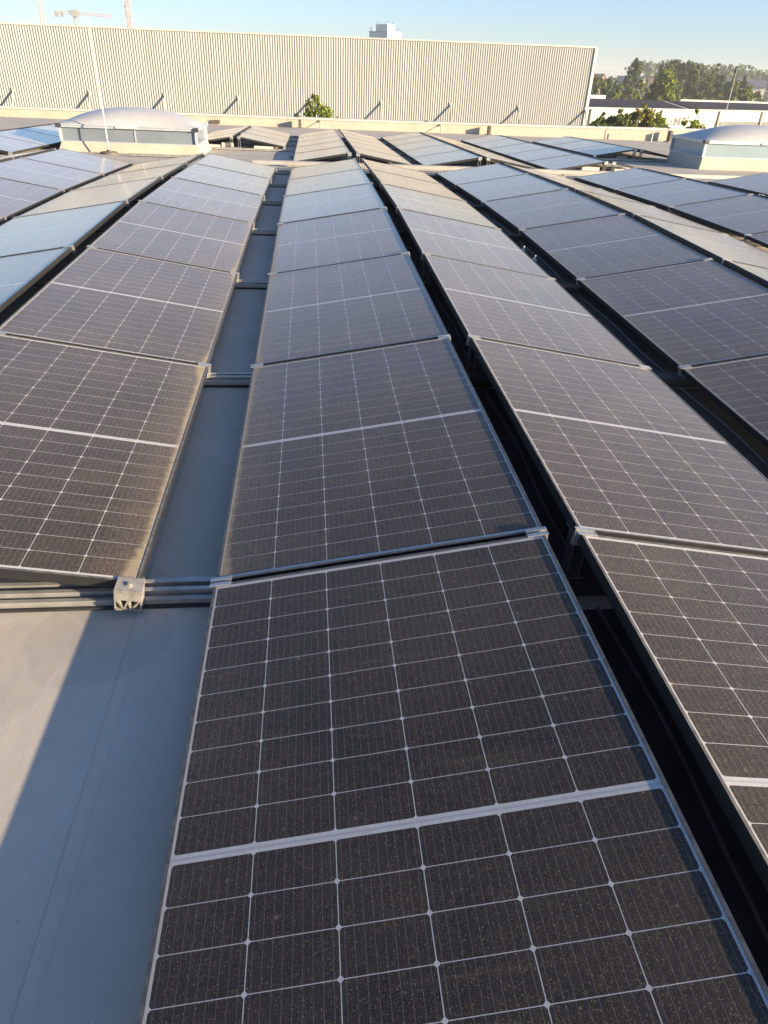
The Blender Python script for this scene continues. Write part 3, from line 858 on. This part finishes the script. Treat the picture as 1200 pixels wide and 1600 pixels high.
# shrubs right of the ribbed wall
for i, (x, y, top, r, m, lab) in enumerate([
    (17.75, 44.5, -0.30, 0.55, L_MID, "small dark green shrub top closest to the ribbed wall's right end"),
    (18.30, 45.6, -0.12, 0.55, L_BRIGHT, "low bright green shrub top second from the ribbed wall's right end"),
    (19.10, 45.0, 0.12, 0.65, L_MID, "upright green shrub top third from the ribbed wall's right end"),
    (19.95, 46.0, -0.16, 0.60, L_DARK, "dark green shrub top just left of the tallest yellowish shrub"),
    (20.75, 45.5, 0.48, 0.68, L_OCHRE, "tallest yellowish shrub top over the parapet before the white hall"),
    (21.55, 46.2, 0.00, 0.60, L_BRIGHT, "bright shrub top just right of the tallest yellowish shrub"),
    (21.95, 46.0, -0.02, 0.75, L_BRIGHT, "bright green shrub top left of the lettering on the white hall"),
    (19.15, 35.5, 0.46, 0.60, L_BRIGHT, "loose open shrub right of the lettering on the white hall"),
    (19.75, 36.5, 0.00, 0.65, L_MID, "low green shrub half behind the right skylight dome")]):
    loose = i == 7
    tree("shrub", lab, "shrub", x, y, GZ, top + 0.10, r * 1.3, m, 700 if loose else 3200, 0.085, "round", 20 + i, "shrubs behind the parapet", low=0.865 if not loose else 0.89, clumps=20 if loose else 60)

def bearing(k, y): return 0.3177 + (y + 1.72) * k      # x at depth y along a sight bearing
for i, (k, y, top, r, m, shp, n, lab) in enumerate([
    (0.4106, 170, 6.5, 2.2, L_BLUE, "column", 1500, "tall grey-green lone tree standing above the roofs"),
    (0.3640, 165, 2.9, 3.0, L_MID, "round", 1400, "round mid green tree at the ribbed wall's right edge"),
    (0.3810, 178, 3.1, 3.2, L_DARK, "round", 1500, "dark round tree left of the tall lone tree"),
    (0.4216, 172, 2.8, 2.4, L_MID, "round", 1200, "mid green tree just right below the tall lone tree"),
    (0.3953, 155, 1.9, 1.7, L_BRIGHT, "round", 900, "small bright green tree below the tall lone tree"),
    (0.3725, 152, 1.7, 2.0, L_DARK, "round", 900, "low dark green tree over the white roof edge at left"),
    (0.4090, 158, 1.2, 2.0, L_MID, "round", 900, "low mid green tree beneath the tall lone tree's trunk"),
    (0.4240, 158, 1.9, 1.6, L_BRIGHT, "round", 800, "low sunny green tree just left of the distant grey houses"),
    (0.4555, 135, 4.35, 2.05, L_BRIGHT, "column", 2600, "large sunny yellow-green tree before the dark wood"),
    (0.4425, 138, 2.7, 1.7, L_DARK, "column", 1800, "dark tree left of the sunny yellow-green tree"),
    (0.4505, 204, 6.9, 2.6, L_DARK, "column", 2200, "leftmost tall dark tree of the wood behind the sunny tree"),
    (0.4640, 206, 7.9, 3.2, L_DARK, "column", 2200, "second tall dark tree of the wood behind the sunny tree"),
    (0.4790, 205, 7.7, 3.3, L_DARK, "column", 2200, "third tall dark tree of the wood behind the sunny tree"),
    (0.4970, 207, 7.3, 3.2, L_DARK, "column", 2200, "rightmost tall dark tree of the wood"),
    (0.4690, 190, 3.0, 2.6, L_MID, "round", 1400, "mid green tree in front of the dark wood"),
    (0.4893, 192, 5.7, 1.9, L_MID, "column", 1500, "slim mid green tree in front of the dark wood"),
    (0.5197, 196, 7.1, 1.8, L_BLUE, "column", 1300, "tall grey-green tree at the dark wood's right end"),
    (0.5140, 188, 4.6, 2.4, L_MID, "round", 1400, "broad green tree below the dark wood's right end"),
    (0.5300, 190, 4.7, 2.8, L_DARK, "column", 1500, "dark broad tree right of the dark wood's end"),
    (0.5450, 186, 6.2, 1.3, L_BLUE, "round", 900, "slim tree crown behind the right lightning rod's tip"),
    (0.5460, 176, 3.8, 2.4, L_MID, "column", 1300, "green tree behind the right lightning rod's lower half"),
    (0.5600, 178, 4.3, 2.6, L_DARK, "column", 1500, "dark green tree right of the right lightning rod"),
    (0.5680, 160, 2.4, 1.7, L_BRIGHT, "round", 1200, "sunny yellow-green tree near the photo's right edge"),
    (0.5830, 162, 1.6, 2.3, L_MID, "round", 1100, "low green tree at the photo's right edge"),
    (0.5000, 165, 0.9, 1.6, L_MID, "round", 900, "low shrubby tree before the small white building"),
    (0.5330, 166, 1.0, 2.2, L_MID, "round", 900, "low green tree left of the right lightning rod"),
]):
    tree("far_tree", lab, "tree", bearing(k, y), y, GZ, top, r, m, int(n * 1.8), 0.34, shp, 60 + i, TG, clumps=int(n / 28), low=0.35)

# far wood along the horizon: one mass
rng = random.Random(5)
bm = bmesh.new()
for i in range(16000):
    a = rng.random(); x = 175 + 400 * a; y = 400 + 40 * rng.random()
    hmax = 18.5 + 1.2 * math.sin(a * 19) + 1.0 * math.sin(a * 47 + 1) + 0.9 * math.sin(a * 113)
    h = hmax * rng.random() ** 0.6
    c = Vector((x, y, GZ + h * 1.12)); nrm = Vector((rng.gauss(0, .6), -0.6 + rng.gauss(0, .5), 0.5 + rng.gauss(0, .5))).normalized()
    u = nrm.orthogonal().normalized(); w_ = nrm.cross(u); s = rng.uniform(.6, 1.5)
    bm.faces.new([bm.verts.new(c + u * s), bm.verts.new(c + w_ * s), bm.verts.new(c - u * s), bm.verts.new(c - w_ * s)])
me = bpy.data.meshes.new("far_wood"); bm.to_mesh(me); bm.free(); me.materials.append(L_DARK)
tag(link_mesh("far_wood", me), "far grey-green wood along the horizon at right", "wood", kind='stuff')

# ------------------------------------------------------------------ white hall at right with dark panel roof
wh = empty("white_hall", (33.67, 90.78, 0), math.atan2(21.09, 35.20)); tag(wh, "low white hall with dark flat roof beyond the parapet at right", "hall")
ZE = -0.9
M_HALLW = simple("white_hall_panel", (0.44, 0.425, 0.375), 0.6, 0, 0.04, 0.4)
HD, RISE = 22.0, 0.40                                     # depth and the roof's gentle fall towards the front
def slab(mb, x0, x1, x0b, x1b, y0, y1, lo, hi):
    z = lambda y: ZE + RISE * y / HD
    mb.hexa([(x0, y0, z(y0) + lo), (x1, y0, z(y0) + lo), (x1b, y1, z(y1) + lo), (x0b, y1, z(y1) + lo)],
            [(x0, y0, z(y0) + hi), (x1, y0, z(y0) + hi), (x1b, y1, z(y1) + hi), (x0b, y1, z(y1) + hi)])
mb = MB()
mb.hexa([(-40, 0, GZ), (130, 0, GZ), (130, HD, GZ), (-40, HD, GZ)], [(-40, 0, ZE - .16), (130, 0, ZE - .16), (130, HD, ZE + RISE - .16), (-40, HD, ZE + RISE - .16)])
mb.build("hall_body", M_HALLW, wh)
mb = MB(); mb.box(-40.1, 130.1, -0.14, 0.6, ZE - 0.158, ZE); mb.build("eaves_trim", simple("grey_eaves", (0.33, 0.32, 0.28), .5, .1, .06, .5), wh)
M_DKROOF = simple("dark_roof_panels", (0.035, 0.036, 0.052), 0.9, 0, 0.25, 0.12, stain=(0.07, 0.06, 0.058), spec=0.08)
mb = MB(); slab(mb, -39, 20.6, -39, 45.2, 0.7, HD - .3, -.15, .05); mb.build("roof_panels", M_DKROOF, wh)
mb = MB(); slab(mb, 22.6, 129, 47.4, 129, 0.7, HD - .3, -.15, .05); mb.build("roof_panels", M_DKROOF, wh)
mb = MB(); slab(mb, 20.75, 21.8, 45.4, 46.5, 0.7, HD - .3, -.15, -.02); mb.build("roof_walkway", M_HALLW, wh)
mb = MB()
zt = ZE + RISE
mb.box(-39, 30.0, HD - .29, HD - .02, zt - .15, zt + 0.52)
mb.box(51.0, 84.0, HD - .29, HD - .02, zt - .15, zt + 0.30)
mb.build("far_upstand", M_HALLW, wh)
M_PIPE = simple("grey_pipe", (0.28, 0.27, 0.24), .5)
for x in (0.2, 14.4, 28.0, 39.5):
    mb = MB(); mb.box(x - 0.16, x + 0.16, -0.28, -0.145, GZ, ZE - 0.17)
    mb.build("downpipe", M_PIPE, wh)
M_JOINT = simple("grey_joint", (0.42, 0.40, 0.34), .6)
for x in range(-8, 48, 5):
    mb = MB(); mb.box(x, x + 0.07, -0.012, -0.001, GZ, ZE - 0.16)
    mb.build("panel_joint", M_JOINT, wh)
mb = MB()
mb.box(-36, 1.5, -0.06, -0.013, -3.9, -2.55); mb.box(27.5, 44.5, -0.06, -0.013, -3.9, -2.35)
mb.build("window_band", simple("grey_window_band", (0.15, 0.155, 0.14), .3), wh)
# lettering on the hall front
cu = bpy.data.curves.new("lettering", 'FONT'); cu.body = "LINES"; cu.size = 1.22; cu.extrude = 0.02; cu.align_x = 'RIGHT'
lo_ = bpy.data.objects.new("lettering", cu); COL.objects.link(lo_)
dg = bpy.context.evaluated_depsgraph_get()
me = bpy.data.meshes.new_from_object(lo_.evaluated_get(dg))
bpy.data.objects.remove(lo_); 
me.materials.append(simple("grey_letters", (0.13, 0.13, 0.125), .5))
lt = link_mesh("lettering", me, wh); lt.rotation_euler = (math.pi / 2, 0, 0); lt.location = (20.0, -0.05, -2.78)
lt["label"] = "grey capital letters on the white hall front"

# ------------------------------------------------------------------ distant buildings
def house(name, label, x, y, w, d, zeave, zridge, rz, wall, roof, windows=True):
    e = empty(name, (x, y, GZ), rz); tag(e, label, "house", "distant houses")
    he = zeave - GZ; hr = zridge - GZ
    mb = MB(); mb.prism([(-w / 2, 0), (w / 2, 0), (w / 2, he), (0, hr - .15), (-w / 2, he)], 'y', 0, d)
    mb.build("wall", wall, e)
    mb = MB()
    for s in (-1, 1):
        x1, z1 = s * (w / 2 + .5), he - (hr - he) / (w / 2) * .5
        mb.prism([(0, hr), (x1, z1), (x1, z1 + .22), (0, hr + .22)], 'y', -.4, d + .4)
    rf = mb.build("roof", roof, e)
    mb = MB(); mb.box(w * .15, w * .15 + .7, d * .4, d * .4 + .7, hr - 1.2, hr + .9); mb.build("chimney", wall, rf)
    if windows:
        for i in (-1, 1):
            mb = MB(); mb.box(i * w * .22 - .5, i * w * .22 + .5, -.05, -.004, he - 1.9, he - .5); mb.build("window", M_DARK, e)
M_SLATE = simple("grey_slate", (0.14, 0.15, 0.17), .6, 0, .15, .5)
M_TILE = simple("brownish_tile", (0.20, 0.15, 0.12), .7, 0, .15, .5)
M_REND = simple("white_render", (0.66, 0.63, 0.56), .8, 0, .05, .4)
house("house", "distant white house with steep grey-blue slate roof left of the dark wood", 128.5, 300, 9, 10, 1.6, 4.6, 0.9, M_REND, M_SLATE)
house("house", "distant low house with pale roof between the two dark trees", 134.5, 296, 8, 9, -0.6, 1.8, 1.1, M_REND, M_SLATE, False)
house("house", "distant brown-roofed house with white gable right of the sunny tree", 113.8, 236, 9, 10, 1.2, 3.7, 1.3, M_REND, M_TILE)
house("house", "small white building low in front of the dark wood", 109.0, 214, 9, 6, -0.9, 0.2, 1.35, M_REND, M_REND, False)
house("house", "distant grey-roofed house near the photo's right edge", 148.0, 250, 12, 14, 2.7, 4.7, 1.2, M_REND, M_SLATE)
house("house", "distant brick-coloured house between the trees at the ribbed wall's edge", 97.5, 260, 8, 9, 2.2, 4.4, 0.9, simple("pinkish_brick", (0.36, 0.24, 0.19), .8), M_TILE)

M_SPIRE = simple("dark_spire_slate", (0.05, 0.06, 0.07), .7, 0, .1, .5)
def spire(label, x, y, base, top, w):
    e = empty("church_spire", (x, y, GZ)); tag(e, label, "church spire", "distant church spires")
    mb = MB(); mb.box(-w, w, -w, w, 0, base - GZ); mb.build("tower", M_SPIRE, e)
    mb = MB(); b0 = base - GZ
    n = 8
    ring = lambda r, z: [(r * math.cos(2 * math.pi * i / n), r * math.sin(2 * math.pi * i / n), z) for i in range(n)]
    mb.hexa(ring(w * 1.1, b0), ring(w * .62, b0 + (top - base) * .35)); mb.hexa(ring(w * .62, b0 + (top - base) * .351), ring(.12, top - GZ))
    mb.build("spire_roof", M_SPIRE, e)
    mb = MB(); mb.bar((0, 0, top - GZ), (0, 0, top - GZ + 2.6), .15); mb.box(-.7, .7, -.1, .1, top - GZ + 1.5, top - GZ + 1.8); mb.build("cross", M_DARK, e)
spire("larger pointed grey church spire above the distant roofs", 386.5, 900, 13, 28.0, 3.8)
spire("smaller slim church spire left of the larger one", 377.3, 905, 11, 19.5, 1.6)

t = empty("tower_block", (23.9, 248, GZ), math.radians(-45)); tag(t, "white flat-topped tower block rising behind the ribbed wall", "tower block")
M_TW = simple("white_tower_panel", (0.66, 0.65, 0.60), .7, 0, .04, .3)
mb = MB(); mb.box(-7.2, 0, 0, 6.6, 0, 22.6); mb.build("wall", M_TW, t)
mb = MB(); mb.box(-5.3, -0.9, 0.9, 4.4, 22.6, 24.4); mb.build("roof_house", M_TW, t)
mb = MB(); mb.box(-7.3, 0.1, -.1, 6.7, 22.35, 22.62); mb.build("roof_edge", simple("grey_edge", (.5, .5, .5), .6), t)
for x, y, z, h in ((-5, 1.1, 24.4, .7), (-3.4, 1.1, 24.4, .5), (-2.2, 1.1, 24.4, .55), (-1.1, 1.2, 24.4, .9), (-1.1, 4.0, 24.4, .6), (-6.8, .4, 22.6, 1.0), (-.4, .4, 22.6, 1.1), (-.4, 5.6, 22.6, 1.1)):
    mb = MB(); mb.bar((x, y, z), (x, y, z + h), .06); mb.box(x - .13, x + .13, y - .07, y + .07, z + h * .45, z + h * .95); mb.build("antenna", M_GREYBOX, t)

# ------------------------------------------------------------------ tower cranes
M_RED = simple("faded_red_paint", (0.50, 0.27, 0.26), .6, 0, .15, .2)
M_GREYC = simple("grey_crane_steel", (0.25, 0.25, 0.24), .6, 0, .15, .2)
def lattice(mb, a, b, w, nseg, r):
    a = Vector(a); b = Vector(b); d = (b - a).normalized()
    u = (Vector((0, 0, 1)) if abs(d.z) < .9 else Vector((1, 0, 0))); v = d.cross(u).normalized(); u = v.cross(d)
    co = [(u * s1 + v * s2) * w / 2 for s1, s2 in ((-1, -1), (1, -1), (1, 1), (-1, 1))]
    for c in co: mb.bar(a + c, b + c, r, 5)
    for i in range(nseg):
        p, q = a.lerp(b, i / nseg), a.lerp(b, (i + 1) / nseg)
        for j in range(4):
            c1, c2 = co[j], co[(j + 1) % 4]
            mb.bar(p + (c1 if i % 2 else c2), q + (c2 if i % 2 else c1), r * .6, 4)
def crane(label, x, y, zt, mw, jib, cj, red, rz=0.0):
    e = empty("tower_crane", (x, y, GZ), rz); tag(e, label, "tower crane", "tower cranes on the horizon")
    h = zt - GZ
    mb = MB(); lattice(mb, (0, 0, 0), (0, 0, h), mw, int(h / 2), mw * .12); mb.build("mast", red, e)
    mb = MB(); lattice(mb, (0.6, 0, h + .6), (jib, 0, h + .2), mw * .9, int(abs(jib) / 1.6), mw * .09); mb.build("jib", M_RED, e)
    mb = MB(); lattice(mb, (-.6, 0, h + .6), (-cj, 0, h + .8), mw * .9, int(cj / 1.6), mw * .1); mb.build("counter_jib", simple("cream_steel", (.5, .45, .36), .6), e)
    mb = MB(); mb.box(-cj - .3, -cj + .6, -.6, .6, h - .7, h + .8); mb.box(-cj + 1.6, -cj + 2.6, -.5, .5, h - .6, h + .8); mb.build("counterweight", M_GREYC, e)
    mb = MB(); mb.box(-.9, 1.3, -.9, .9, h - .5, h + 1.5); mb.build("cab", M_GREYC, e)
crane("complete tower crane with horizontal jib behind the ribbed wall at left", -80.3, 300, 14.9, 0.75, 12.2, 6.2, M_GREYC)
crane("leftmost crane mast, grey and red, leaving the photo's top edge", -60.9, 200, 15.5, 0.75, 30, 9, M_RED, 1.9)
crane("thick red lattice crane mast right of the complete crane", -41.35, 200, 26, 0.8, 34, 10, M_RED, 2.2)

# ------------------------------------------------------------------ air
hz = bpy.data.materials.new("pale_haze"); hz.use_nodes = True
nt = hz.node_tree; nt.nodes.remove(nt.nodes["Principled BSDF"])
pv_ = nt.nodes.new("ShaderNodeVolumePrincipled")
pv_.inputs["Color"].default_value = (0.93, 0.95, 0.97, 1); pv_.inputs["Density"].default_value = 0.00048; pv_.inputs["Anisotropy"].default_value = 0.0
nt.links.new(pv_.outputs[0], nt.nodes["Material Output"].inputs["Volume"])
mb = MB(); mb.box(-1550, 1550, -450, 1750, GZ - 1.0, 34.0)
tag(mb.build("haze", hz), kind='stuff')
